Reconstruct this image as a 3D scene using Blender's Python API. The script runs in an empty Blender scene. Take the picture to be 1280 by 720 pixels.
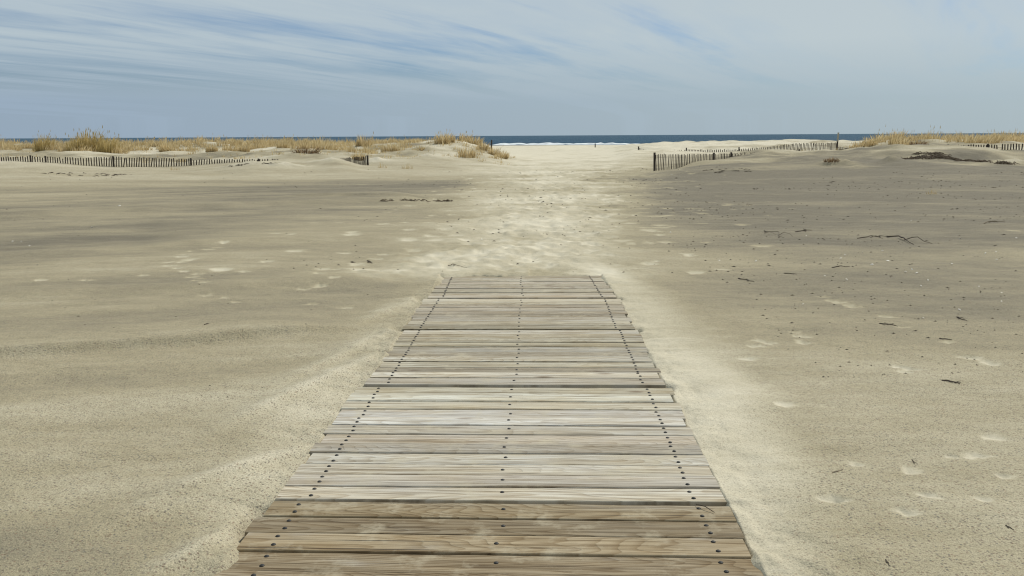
import bpy, math, random
import numpy as np
from mathutils import Vector, Matrix, Euler

random.seed(7)
S = bpy.context.scene
COL = S.collection
R = math.radians
EYE = 1.464                      # eye height above the boards

# ------------------------------------------------------------------ camera
F = 1155.0                       # focal length for a 1280 px wide frame
PITCH, YAW, ROLL = R(9.36), R(1.08), R(-0.31)
cam_m = Matrix.Rotation(YAW, 4, 'Z') @ Matrix.Rotation(R(90) - PITCH, 4, 'X') @ Matrix.Rotation(ROLL, 4, 'Z')
cam_m.translation = (0, 0, EYE)
cd = bpy.data.cameras.new('camera')
cam = bpy.data.objects.new('camera', cd)
COL.objects.link(cam)
cam.matrix_world = cam_m
cd.sensor_width = 36
cd.angle = 2 * math.atan(640 / F)
cd.clip_start, cd.clip_end = 0.05, 120000
S.camera = cam


def ray(px, py):
    d = cam_m.to_3x3() @ Vector(((px - 640) / F, (360 - py) / F, -1))
    return d


def flat(px, py, z=0.0):         # bearing and dip measured on the photo -> point of level sand
    d = ray(px, py)
    t = (z - EYE) / d.z
    return d.x * t, d.y * t


def upto(px, py, Y):             # bearing and dip -> point at distance Y
    d = ray(px, py)
    t = Y / d.y
    return Vector((d.x * t, Y, EYE + d.z * t))


def bearing_x(px, Y):
    return (px - 662.0) / 1171.0 * Y


# ------------------------------------------------------------------ numpy noise
def _hash(ix, iy, seed):
    n = (ix.astype(np.int64) * 374761393 + iy.astype(np.int64) * 668265263 + seed * 1442695041) & 0x7fffffff
    n = ((n ^ (n >> 13)) * 1274126177) & 0x7fffffff
    n = n ^ (n >> 16)
    return (n & 0xffff) / 65535.0


def vnoise(x, y, seed=0):
    x = np.asarray(x, float); y = np.asarray(y, float)
    ix = np.floor(x); iy = np.floor(y)
    fx = x - ix; fy = y - iy
    fx = fx * fx * fx * (fx * (fx * 6 - 15) + 10); fy = fy * fy * fy * (fy * (fy * 6 - 15) + 10)
    a = _hash(ix, iy, seed); b = _hash(ix + 1, iy, seed)
    c = _hash(ix, iy + 1, seed); d = _hash(ix + 1, iy + 1, seed)
    return (a + (b - a) * fx) * (1 - fy) + (c + (d - c) * fx) * fy - 0.5


def fbm(x, y, octs=4, seed=0, gain=0.5):
    s = 0; a = 1.0
    for k in range(octs):
        s = s + a * vnoise(x * 2 ** k + 17.3 * k, y * 2 ** k - 9.1 * k, seed + k)
        a *= gain
    return s


def sstep(a, b, x):
    t = np.clip((x - a) / (b - a), 0, 1)
    return t * t * (3 - 2 * t)


def bump(x, c, w):
    return np.exp(-((x - c) / w) ** 2)


# ------------------------------------------------------------------ terrain heights
TY = np.array([0, 12, 20, 26, 30, 34, 37, 40, 43, 46, 50, 54, 58, 62, 66, 72, 80, 95, 115, 150, 230, 300, 360, 3000.])
PB = {  # bearing column: heights at TY (up to 95 m; the beach beyond is common)
 -900: [0,0,0,.00,.02,.06,.12,.22,.34,.45,.62,.80,.98,1.1,1.1,.95,.55,.1],
 -150: [0,0,0,.00,.02,.08,.16,.28,.40,.50,.64,.80,.96,1.08,1.10,.95,.5,.1],
   0: [0,0,0,.00,.02,.08,.16,.28,.38,.48,.62,.76,.94,1.06,1.10,.95,.5,.1],
  70: [0,0,0,.00,.01,.05,.10,.17,.24,.42,.62,.80,.98,1.06,1.06,.95,.5,.1],
 140: [0,0,0,.00,.00,.03,.05,.08,.12,.34,.56,.74,.94,1.04,1.06,.9,.5,.1],
 200: [0,0,0,.00,.00,.03,.05,.08,.12,.33,.55,.74,.94,1.04,1.04,.9,.5,.1],
 255: [0,0,0,.00,.00,.03,.07,.16,.25,.40,.56,.76,.96,1.06,1.04,.9,.5,.1],
 315: [0,0,0,.00,.01,.06,.16,.36,.36,.44,.60,.80,.98,1.08,1.04,.9,.5,.1],
 385: [0,0,0,.00,.01,.06,.14,.26,.40,.54,.68,.84,.98,1.04,1.0,.85,.45,.1],
 425: [0,0,0,.00,.01,.06,.16,.36,.40,.50,.66,.84,.98,1.04,1.0,.8,.4,.1],
 455: [0,0,0,.00,.00,.05,.10,.18,.22,.42,.64,.84,.98,1.02,.95,.75,.4,.08],
 500: [0,0,0,.00,.00,.02,.06,.12,.24,.42,.64,.84,1.0,1.02,.9,.65,.35,.06],
 570: [0,0,0,.00,.00,.00,.02,.06,.14,.30,.58,.92,1.16,1.16,.95,.6,.3,.06],
 600: [0,0,0,.00,.00,.00,.01,.03,.08,.18,.36,.62,.84,.86,.7,.45,.25,.05],
 640: [0,0,0,.00,.00,.00,.00,.00,.02,.04,.08,.14,.18,.18,.14,.10,.06,.02],
 700: [0,0,0,.00,.00,.00,.00,.00,.00,.00,.01,.02,.03,.04,.05,.06,.06,.04],
 760: [0,0,0,.00,.00,.00,.00,.00,.00,.02,.05,.08,.12,.16,.18,.20,.20,.08],
 800: [0,0,0,.00,.00,.00,.00,.00,.02,.06,.14,.22,.32,.40,.46,.58,.66,.3],
 822: [0,0,0,.00,.00,.01,.03,.02,.02,.06,.14,.22,.30,.38,.46,.66,.82,.4],
 850: [0,0,0,.00,.02,.08,.14,.18,.12,.10,.16,.22,.28,.34,.46,.70,.86,.5],
 885: [0,0,0,.01,.05,.16,.28,.37,.34,.24,.22,.24,.28,.34,.48,.74,.88,.5],
 925: [0,0,0,.02,.08,.20,.32,.42,.47,.46,.38,.34,.34,.38,.52,.80,.90,.5],
 965: [0,0,0,.03,.10,.24,.36,.46,.54,.57,.48,.38,.34,.36,.5,.84,.92,.5],
1010: [0,0,0,.03,.11,.26,.40,.50,.58,.60,.50,.38,.34,.36,.45,.8,.85,.45],
1050: [0,0,0,.03,.12,.28,.44,.55,.64,.66,.58,.46,.42,.42,.5,.7,.7,.4],
1100: [0,0,0,.04,.14,.32,.50,.66,.82,.94,1.00,.98,.94,.86,.8,.7,.6,.3],
1180: [0,0,0,.04,.14,.34,.56,.80,.90,.98,1.06,1.08,1.06,1.0,.9,.75,.6,.3],
1230: [0,0,0,.04,.14,.32,.50,.70,.84,.96,1.04,1.10,1.12,1.08,1.0,.8,.6,.3],
1290: [0,0,0,.03,.11,.26,.42,.60,.76,.90,1.02,1.12,1.18,1.16,1.08,.9,.6,.3],
1500: [0,0,0,.02,.08,.20,.36,.55,.72,.88,1.02,1.12,1.20,1.20,1.1,.9,.6,.3],
2300: [0,0,0,.02,.08,.20,.36,.55,.72,.88,1.02,1.12,1.20,1.20,1.1,.9,.6,.3],
}
SEA_Z = -1.5
_pb = sorted(PB)
for _b in PB:                    # the left crest is a little lower
    if _b <= 425: PB[_b] = [v * (.90 if 11 <= k <= 15 else 1) for k, v in enumerate(PB[_b])]
_tab = np.array([PB[b] + [0.03, -.35, -1.0, -1.62, -2.4, -14] for b in _pb])


def _cubic(xs, tab, xq):         # monotone-ish cubic along the last axis
    d = np.diff(tab, axis=-1) / np.diff(xs)
    m = np.zeros_like(tab)
    m[..., 1:-1] = np.where(d[..., 1:] * d[..., :-1] > 0, 2 * d[..., 1:] * d[..., :-1] / (d[..., 1:] + d[..., :-1] + 1e-12), 0)
    i = np.clip(np.searchsorted(xs, xq) - 1, 0, len(xs) - 2)
    h = xs[i + 1] - xs[i]
    t = (xq - xs[i]) / h
    return ((2*t**3 - 3*t**2 + 1) * tab[..., i] + (t**3 - 2*t**2 + t) * h * m[..., i]
            + (-2*t**3 + 3*t**2) * tab[..., i + 1] + (t**3 - t**2) * h * m[..., i + 1])


_yf = np.concatenate([np.linspace(0, 120, 601), np.linspace(121, 400, 280), np.linspace(405, 3000, 200)])
_bf = np.linspace(-900, 2300, 801)
_t1 = _cubic(TY, _tab, _yf)
_t2 = _cubic(np.array(_pb, float), _t1.T.copy(), _bf)      # [yf, bf]


def table(X, Y):
    b = np.clip(662 + 1171 * X / np.maximum(Y, 1.0), -899, 2299)
    fb = (b + 900) / 4.0
    ib = np.clip(fb.astype(int), 0, 799); fb = fb - ib
    Yc = np.clip(Y, 0, 2999)
    iy = np.clip(np.searchsorted(_yf, Yc) - 1, 0, len(_yf) - 2)
    fy = (Yc - _yf[iy]) / (_yf[iy + 1] - _yf[iy])
    a = _t2[iy, ib] * (1 - fb) + _t2[iy, ib + 1] * fb
    c = _t2[iy + 1, ib] * (1 - fb) + _t2[iy + 1, ib + 1] * fb
    return a * (1 - fy) + c * fy


def ridge(X, Y, a, b, h, wn, wf, sway=0.0):
    """low sand ridge along a-b: short side wn (to the viewer), long side wf"""
    ax, ay = a; bx, by = b
    L = math.hypot(bx - ax, by - ay)
    ux, uy = (bx - ax) / L, (by - ay) / L
    s = (X - ax) * ux + (Y - ay) * uy
    t = -(X - ax) * uy + (Y - ay) * ux + sway * vnoise(s * 1.3, 0 * s, 5)
    prof = np.where(t < 0, np.exp(-(t / wn) ** 2), np.exp(-(t / wf) ** 2))
    ends = sstep(-.4, .5, s) * (1 - sstep(L - .5, L + .4, s))
    return h * prof * ends


# scuffs and small prints: (px, py, half width m, half depth m)
PRINTS = []
for px, py in [(1134,460),(1126,458),(1142,462),(1130,465),(1192,571),(1223,570),(1255,594),(1071,578),(1140,587),(1040,622),(1047,623),(1160,619),
               (1230,625),(1136,639),(1241,546),(980,505),(1000,426),(1004,420),(1008,428),(996,414),(950,425),(960,428),(944,432),(938,448),
               (1030,370),(1040,375),(1050,378),(1062,381),(1070,383),(1110,395),(1130,409),(1186,428),(1205,446),(1215,448),(1230,452),(1240,455),
               (240,350),(248,346),(255,352),(222,328),(226,322),(232,318),(238,314),(212,336),(222,340),(230,344),(225,330),(210,330),
               (108,354),(180,349),(50,354),(306,343),(258,369),(282,372),(297,377),(262,312),(270,310),(280,306),(256,358),(245,355),
               (388,379),(432,384),(401,359),(398,347),(400,358),(418,352),(380,362),(400,346),(420,340),(450,330),(470,323),(480,318),
               (420,276),(395,280),(365,296),(345,295),(700,318),(730,322),(690,300),(640,312),(770,330),(800,335),(820,326),
               (880,265),(872,264),(862,262),(890,267),(1270,290),(1265,289),(960,268)]:
    PRINTS.append((px, py))
_rp = random.Random(3)
_pr = []
for px, py in PRINTS:
    x, y = flat(px, py)
    far = 0.6 + 0.09 * y
    _pr.append((x, y, (.032 + .02 * _rp.random()) * far, (.028 + .018 * _rp.random()) * far))
for i in range(420):            # trodden sand on the way down to the beach
    y = 9.9 + 26 * _rp.random() ** 1.3
    c = np.interp(y, [9.7, 14, 21, 34, 55], [-.35, .1, .7, 1.25, 2.7])
    x = c + _rp.gauss(0, 1.0 + .04 * y)
    _pr.append((x, y, .06 + .07 * _rp.random(), .06 + .10 * _rp.random()))
HOLE = []                        # washed-out pockets beside the deck (x, y, rx, ry, depth)
HOLE += [(-1.09, 3.42, .05, .16, .10), (0.815, 5.30, .03, .05, .06), (0.825, 6.93, .03, .05, .06), (.82, 8.3, .03, .05, .05), (-1.0, 8.32, .05, .12, .06),
         (-1.02, 7.0, .05, .08, .05)]

# deck sections: y0, y1, centre x at both ends, width, z at both ends, boards, skew
SECT = [
 dict(y0=1.42, y1=3.585, x0=-.150, x1=-.130, w=1.885, z0=-.020, z1=-.022, n=14, skew=-1.25),
 dict(y0=3.606, y1=5.326, x0=-.122, x1=-.098, w=1.855, z0=-.014, z1=-.010, n=12, skew=-.75),
 dict(y0=5.350, y1=6.950, x0=-.088, x1=-.074, w=1.80, z0=-.002, z1=-.006, n=11, skew=-.6),
 dict(y0=6.972, y1=8.322, x0=-.088, x1=-.066, w=1.78, z0=.000, z1=-.004, n=9, skew=-.3),
 dict(y0=8.342, y1=9.74, x0=-.062, x1=-.092, w=1.73, z0=-.002, z1=-.010, n=10, skew=.35),
]


def deck_edges(Y):
    yy, l, r = [], [], []
    for s in SECT:
        for k in (0, 1):
            yy.append(s['y%d' % k]); l.append(s['x%d' % k] - s['w'] / 2); r.append(s['x%d' % k] + s['w'] / 2)
    return np.interp(Y, yy, l), np.interp(Y, yy, r)


def fields(X, Y):
    """height of the sand and how dry and bleached it is, for arrays X, Y"""
    X = np.asarray(X, float); Y = np.asarray(Y, float)
    r = np.hypot(X, Y)
    z = table(X, Y)
    far = sstep(14, 40, Y)
    # slow swells, wind-blown
    z = z + .055 * fbm(X * .16 + 3, Y * .30, 3, 11) * sstep(2.0, 7, np.abs(X) + np.maximum(Y - 10, 0) * .4)
    dune = sstep(.12, .6, table(X, Y)) * (1 - sstep(90, 120, Y))
    z = z + dune * (.26 * fbm(X * .22, Y * .22, 4, 21) + .14 * fbm(X * .8, Y * .7, 3, 23))
    z = z + sstep(28, 34, Y) * (1 - sstep(60, 100, Y)) * .09 * fbm(X * .35, Y * .5, 3, 26)
    z = z + .012 * fbm(X * 1.7, Y * 2.2, 3, 31) + .004 * fbm(X * 9, Y * 9, 2, 33) * (1 - sstep(8, 20, Y))
    hum = np.zeros_like(z)
    for px, yy, h, rx, ry in [(1048, 35, .20, .75, .5), (1068, 33.6, .07, .9, .35), (1113, 35.3, .17, .35, .4), (312, 39.3, .16, 1.1, .6), (345, 38.5, .12, .6, .4), (1262, 36.5, .18, .9, .6),
                              (372, 39, .10, .9, .5), (405, 41.5, .14, .8, .6), (935, 33.2, .07, 1.0, .35), (1175, 35.2, .05, 1.5, .3), (470, 44, .16, .6, .6), (540, 47, .12, .8, .7), (525, 52, .18, 1.0, .8)]:
        q = np.exp(-((X - (px - 662) / 1171 * yy) / rx) ** 2 - ((Y - yy) / ry) ** 2)
        z = z + h * q * (1 + .8 * fbm(X * 2.2, Y * 2.2, 3, 29)); hum = np.maximum(hum, q)
    z = z + sstep(72, 90, Y) * (1 - sstep(120, 150, Y)) * sstep(640, 700, 662 + 1171 * X / np.maximum(Y, 1)) * (.10 + .34 * fbm(X * .16, Y * .12, 4, 27, .6))
    # ridges of drifted sand
    z = z + ridge(X, Y, (-5.2, 5.35), (-1.5, 6.95), .066, .085, .9, .12)
    z = z + ridge(X, Y, (-7.5, 8.3), (-1.6, 9.3), .045, .28, 1.5, .3)
    z = z + ridge(X, Y, (-5.0, 12.5), (-.8, 14.5), .05, .35, 2.0, .4)
    z = z + ridge(X, Y, (-12., 16.5), (-2.5, 21.5), .10, .6, 3.5, .6)
    z = z + ridge(X, Y, (-5.5, 21.4), (-1.1, 21.9), .055, .10, 1.5, .3)
    cs, sn = math.cos(R(21)), math.sin(R(21))
    stl = fbm((X * cs + Y * sn) * .22, (Y * cs - X * sn) * 1.5, 4, 95); strr = fbm((X * cs - Y * sn) * .22, (Y * cs + X * sn) * 1.3, 4, 97)
    stk = stl * sstep(.2, 1.5, -X) + strr * sstep(.6, 2.5, X) * .7
    stk = stk * (1 - sstep(22, 34, Y))
    z = z + .022 * stk
    # pits and prints
    lift = np.zeros_like(z); dryp = np.zeros_like(z)
    wx = X + .040 * fbm(X * 16, Y * 13, 2, 41) * (1 + Y * .05); wy = Y + .040 * fbm(X * 16, Y * 13, 2, 43) * (1 + Y * .05)
    for x, y, a, b in _pr:
        m = (np.abs(X - x) < 3 * a) & (np.abs(Y - y) < 3 * b)
        if not m.any():
            continue
        q = ((wx[m] - x) / a) ** 2 + ((wy[m] - y) / b) ** 2
        lift[m] += -.016 * np.exp(-q * 1.4)
        dryp[m] = np.maximum(dryp[m], np.exp(-(q * .8) ** 2))
    z = z + lift
    # trodden way
    cx = np.interp(Y, [9.7, 14, 21, 34, 55, 100], [-.35, .1, .7, 1.25, 2.7, 8])
    hw = np.interp(Y, [9.0, 9.7, 14, 21, 34, 55, 90, 130], [1.0, 1.5, 1.3, 1.7, 2.8, 4.6, 22, 60])
    wob = .5 * fbm(X * .9, Y * .45, 4, 51)
    way = 1 - sstep(.25, 1.75, np.abs(X - cx) / hw + wob)
    way = way * sstep(9.0, 9.9, Y)
    z = z + way * (1 - sstep(30, 60, Y)) * (.05 * fbm(X * 2.6, Y * 1.9, 3, 57) + .034 * fbm(X * 6.5, Y * 5.0, 2, 58))
    # drift against the right edge of the boards
    l, rr = deck_edges(Y)
    wr = np.interp(Y, [0, 3, 4, 6, 8, 9.6, 11], [.10, .22, .32, .5, .42, .30, .05])
    drift = 1 - sstep(.35, 1.7, (X - rr) / np.maximum(wr, .01) + .5 * fbm(X * 1.6 + Y * .8, Y * .9, 3, 61))
    drift = drift * sstep(.45, .8, X) * (1 - sstep(9.6, 11.5, Y))
    ldr = (1 - sstep(.05, .50, (l - X) + .35 * fbm(X * 2.5, Y * .6, 3, 63))) * sstep(.55, .95, -X) * (1 - sstep(9, 10.2, Y))
    # sand meets the boards
    inside = np.minimum(X - l, rr - X)                # >0 under the deck
    spill = np.maximum(0, .10 * fbm(X * 0 + 3, Y * 1.6, 4, 73, .7) + np.where(X < 0, .02 * sstep(6.5, 8.5, Y), -.012))
    dz = np.interp(Y, [q[k] for q in SECT for k in ('y0', 'y1')], [q[k] for q in SECT for k in ('z0', 'z1')])
    on = 1 - sstep(9.80, 10.5, Y)
    near = on * (1 - sstep(0, .38, -inside))
    edge = dz - .010 + .026 * fbm(X * 4, Y * 3.1, 4, 71, .6) + np.where(X > 0, .006, .002) + .016 * sstep(.0, .03, spill)
    yend = 9.66 + .10 * fbm(X * 2.2, X * 0, 4, 75, .65)
    edge = edge - .045 * np.clip(inside / (spill + .02), 0, 1) * (Y < yend + .02) - .03 * (1 - sstep(yend + .02, yend + .16, Y)) * (Y > yend - .02) * (inside > 0) + np.where(X < 0, .012 * sstep(7.5, 9.5, Y), .0)
    z = z * (1 - near) + edge * near
    rg = np.zeros_like(z)
    for a, b_, h, wn, wf, sw in [((-1.50, 3.52), (-1.06, 4.25), .026, .035, .10, .06), ((-1.32, 2.75), (-1.02, 3.46), .026, .03, .09, .05),
                                 ((-1.50, 4.6), (-1.02, 6.1), .018, .035, .10, .07), ((-1.42, 5.5), (-1.02, 6.9), .018, .04, .12, .07),
                                 ((-1.62, 3.2), (-1.10, 3.9), .012, .04, .12, .06), ((-1.36, 7.0), (-1.0, 8.3), .020, .05, .14, .08),
                                 ((.84, 3.55), (1.06, 3.2), .010, .03, .07, .05), ((.84, 3.2), (1.1, 2.8), .010, .025, .06, .05), ((.84, 4.4), (1.1, 4.05), .008, .04, .08, .05)]:
        rg = rg + ridge(X, Y, a, b_, h, wn, wf, sw)
    z = z + 1.45 * rg * sstep(0.0, .10, -inside)
    for x, y, a, b, dep in HOLE:
        z = z - dep * np.exp(-((X - x) / a) ** 2 - ((Y - y) / b) ** 2)
    under = on * sstep(.030, .07, inside - spill) * (1 - sstep(yend, yend + .04, Y))
    z = z * (1 - under) - .16 * under
    # ---- how bleached (0 grey lag sand .. 1 dry pale sand)
    band = fbm(X * .10, Y * .55, 4, 81)
    dry = .42 - .07 * sstep(.6, 2.5, -X) * (1 - sstep(26, 34, Y)) + .22 * band + .12 * fbm(X * .8, Y * 1.6, 3, 83)
    b = 662 + 1171 * X / np.maximum(Y, 1)
    right = sstep(.3, 3.4, X - .015 * Y - 1.1 * fbm(X * .35, Y * .25, 3, 85))
    dry = dry - right * .22 * sstep(5.0, 9, Y) * (1 - sstep(41, 48, Y)) - right * .17 * sstep(9, 17, Y) * (1 - sstep(31, 41, Y))
    lx = np.interp(Y, [9, 12.2, 18.4, 29.5, 34], [-8.2, -7.1, -5.3, -2.6, -1.6])
    dry = dry - .12 * bump(X - lx + .8 * fbm(X * .3, Y * .3, 2, 87), 0, .10 * Y - .2) * sstep(8, 12, Y) * (1 - sstep(31, 36, Y)) * (X < .5) - .10 * (X < 0) * bump(Y, 14.5, 3) * sstep(3, 6, -X)
    dry = dry - .13 * bump(X, -7, 4) * bump(Y, 24, 6)
    dry = dry - .20 * (X < 0) * sstep(-13, -4, X) * (1 - sstep(-3.2, -1.2, X - .1 * (Y - 26))) * bump(Y, 28 + .2 * (X + 6), 3.6)
    dry = dry + .12 * (1 - sstep(760, 830, b)) * sstep(30, 38, Y) + .75 * dune * fbm(X * .45, Y * .5, 4, 88)
    dry = dry + .22 * sstep(50, 64, Y) + .10 * sstep(36, 40, Y) * (b > 830)
    dry = dry + (.31 + .36 * fbm(X * 1.0, Y * .9, 5, 91, .6)) * way + .36 * drift + .16 * ldr + 8.5 * rg * sstep(.3, .7, -X) + np.where(way > .2, .22, .34) * dryp
    dry = np.clip(dry + .32 * hum + .20 * stk, 0, 1)
    spk = np.clip(1 - .75 * way - .55 * drift - dryp, 0.12, 1)
    wet = sstep(-1.25, -1.45, z) * (Y > 100)
    return z, dry, spk, wet


GRID = {}


def ground_z(x, y):              # reads the finished ground sheet
    a = math.atan2(x, y); r = math.hypot(x, y)
    A, Rr, Z = GRID['a'], GRID['r'], GRID['z']
    j = min(max(int(np.searchsorted(A, a)) - 1, 0), len(A) - 2); i = min(max(int(np.searchsorted(Rr, r)) - 1, 0), len(Rr) - 2)
    s = (a - A[j]) / (A[j + 1] - A[j]); t = (r - Rr[i]) / (Rr[i + 1] - Rr[i])
    return float((Z[i, j] * (1 - s) + Z[i, j + 1] * s) * (1 - t) + (Z[i + 1, j] * (1 - s) + Z[i + 1, j + 1] * s) * t)


# ------------------------------------------------------------------ materials
def mat(name):
    m = bpy.data.materials.new(name); m.use_nodes = True
    nt = m.node_tree
    return m, nt, nt.nodes['Principled BSDF']


def N(nt, t, **k):
    n = nt.nodes.new(t)
    for a, v in k.items():
        if a.startswith('i_'):
            n.inputs[a[2:].replace('_', ' ')].default_value = v
        else:
            setattr(n, a, v)
    return n


def L(nt, a, b):
    nt.links.new(a, b)


def math_n(nt, op, a, b=None, c=None, clamp=False):
    n = nt.nodes.new('ShaderNodeMath'); n.operation = op; n.use_clamp = clamp
    for i, v in enumerate((a, b, c)):
        if v is None: continue
        if isinstance(v, (int, float)): n.inputs[i].default_value = v
        else: nt.links.new(v, n.inputs[i])
    return n.outputs[0]


def mixc(nt, f, a, b, mode='MIX'):
    n = nt.nodes.new('ShaderNodeMix'); n.data_type = 'RGBA'; n.blend_type = mode
    for s, v in ((n.inputs[0], f), (n.inputs[6], a), (n.inputs[7], b)):
        if isinstance(v, (int, float)): s.default_value = v
        elif isinstance(v, tuple): s.default_value = (*v, 1) if len(v) == 3 else v
        else: nt.links.new(v, s)
    return n.outputs[2]


def ramp(nt, f, pts):
    n = nt.nodes.new('ShaderNodeValToRGB')
    e = n.color_ramp.elements
    while len(e) < len(pts): e.new(.5)
    for k, (p, c) in enumerate(pts):
        e[k].position = p; e[k].color = (*c, 1) if isinstance(c, tuple) else (c, c, c, 1)
    nt.links.new(f, n.inputs[0])
    return n.outputs[0]


def noise(nt, vec, scale, detail=3, rough=.55, dist=0):
    n = nt.nodes.new('ShaderNodeTexNoise')
    n.inputs['Scale'].default_value = scale; n.inputs['Detail'].default_value = detail
    n.inputs['Roughness'].default_value = rough; n.inputs['Distortion'].default_value = dist
    if vec is not None: nt.links.new(vec, n.inputs['Vector'])
    return n.outputs['Fac']


def scaled(nt, vec, s):
    n = nt.nodes.new('ShaderNodeVectorMath'); n.operation = 'MULTIPLY'
    nt.links.new(vec, n.inputs[0]); n.inputs[1].default_value = s
    return n.outputs[0]


def attr(nt, name, out='Fac'):
    n = nt.nodes.new('ShaderNodeAttribute'); n.attribute_name = name
    return n.outputs[out]


def sand_material():
    m, nt, p = mat('sand')
    pos = N(nt, 'ShaderNodeNewGeometry').outputs['Position']
    dry = attr(nt, 'dry'); spk = attr(nt, 'speck'); wet = attr(nt, 'wet')
    n1 = noise(nt, scaled(nt, pos, (1.2, 3.2, 1)), 1.6, 6, .62)
    n2 = noise(nt, pos, 26, 4, .6)
    n3 = noise(nt, pos, 210, 3, .65)
    f = math_n(nt, 'ADD', dry, math_n(nt, 'MULTIPLY_ADD', n1, .42, -.21))
    f = math_n(nt, 'ADD', f, math_n(nt, 'MULTIPLY_ADD', n2, .22, -.11), clamp=True)
    col = ramp(nt, f, [(0, (.162, .145, .108)), (.40, (.325, .284, .190)), (.72, (.450, .405, .298)), (1, (.565, .518, .405))])
    # dark and rusty mineral grains and rain pits
    v = N(nt, 'ShaderNodeTexVoronoi'); v.inputs['Scale'].default_value = 76; L(nt, pos, v.inputs['Vector'])
    d1 = math_n(nt, 'SUBTRACT', 1, ramp(nt, v.outputs['Distance'], [(.20, 0.0), (.46, 1.0)]))
    sep = N(nt, 'ShaderNodeSeparateColor'); L(nt, v.outputs['Color'], sep.inputs[0])
    pick = math_n(nt, 'GREATER_THAN', sep.outputs[0], .42)
    gr = math_n(nt, 'MULTIPLY', math_n(nt, 'MULTIPLY', d1, pick), math_n(nt, 'MULTIPLY', spk, .80))
    tint = mixc(nt, sep.outputs[1], (.10, .10, .095), (.20, .13, .085))
    col = mixc(nt, gr, col, tint)
    fine = ramp(nt, n3, [(.28, .42), (.47, .98), (.70, 1.34)])
    col = mixc(nt, math_n(nt, 'MULTIPLY_ADD', spk, .75, .2), col, mixc(nt, 1.0, col, fine, 'MULTIPLY'))
    col = mixc(nt, math_n(nt, 'MULTIPLY', wet, .8), col, (.12, .105, .08))
    L(nt, col, p.inputs['Base Color'])
    p.inputs['Roughness'].default_value = .95
    p.inputs['Specular IOR Level'].default_value = .15
    # pitted surface
    hgt = math_n(nt, 'MULTIPLY', n3, .35)
    pit = noise(nt, pos, 75, 3, .6)
    hgt = math_n(nt, 'ADD', hgt, math_n(nt, 'MULTIPLY', pit, 1.0))
    hgt = math_n(nt, 'ADD', hgt, math_n(nt, 'MULTIPLY', noise(nt, pos, 12, 3), 1.2))
    b = N(nt, 'ShaderNodeBump'); b.inputs['Distance'].default_value = .008
    L(nt, math_n(nt, 'MULTIPLY_ADD', spk, .75, .15), b.inputs['Strength'])
    L(nt, hgt, b.inputs['Height']); L(nt, b.outputs[0], p.inputs['Normal'])
    return m


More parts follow.
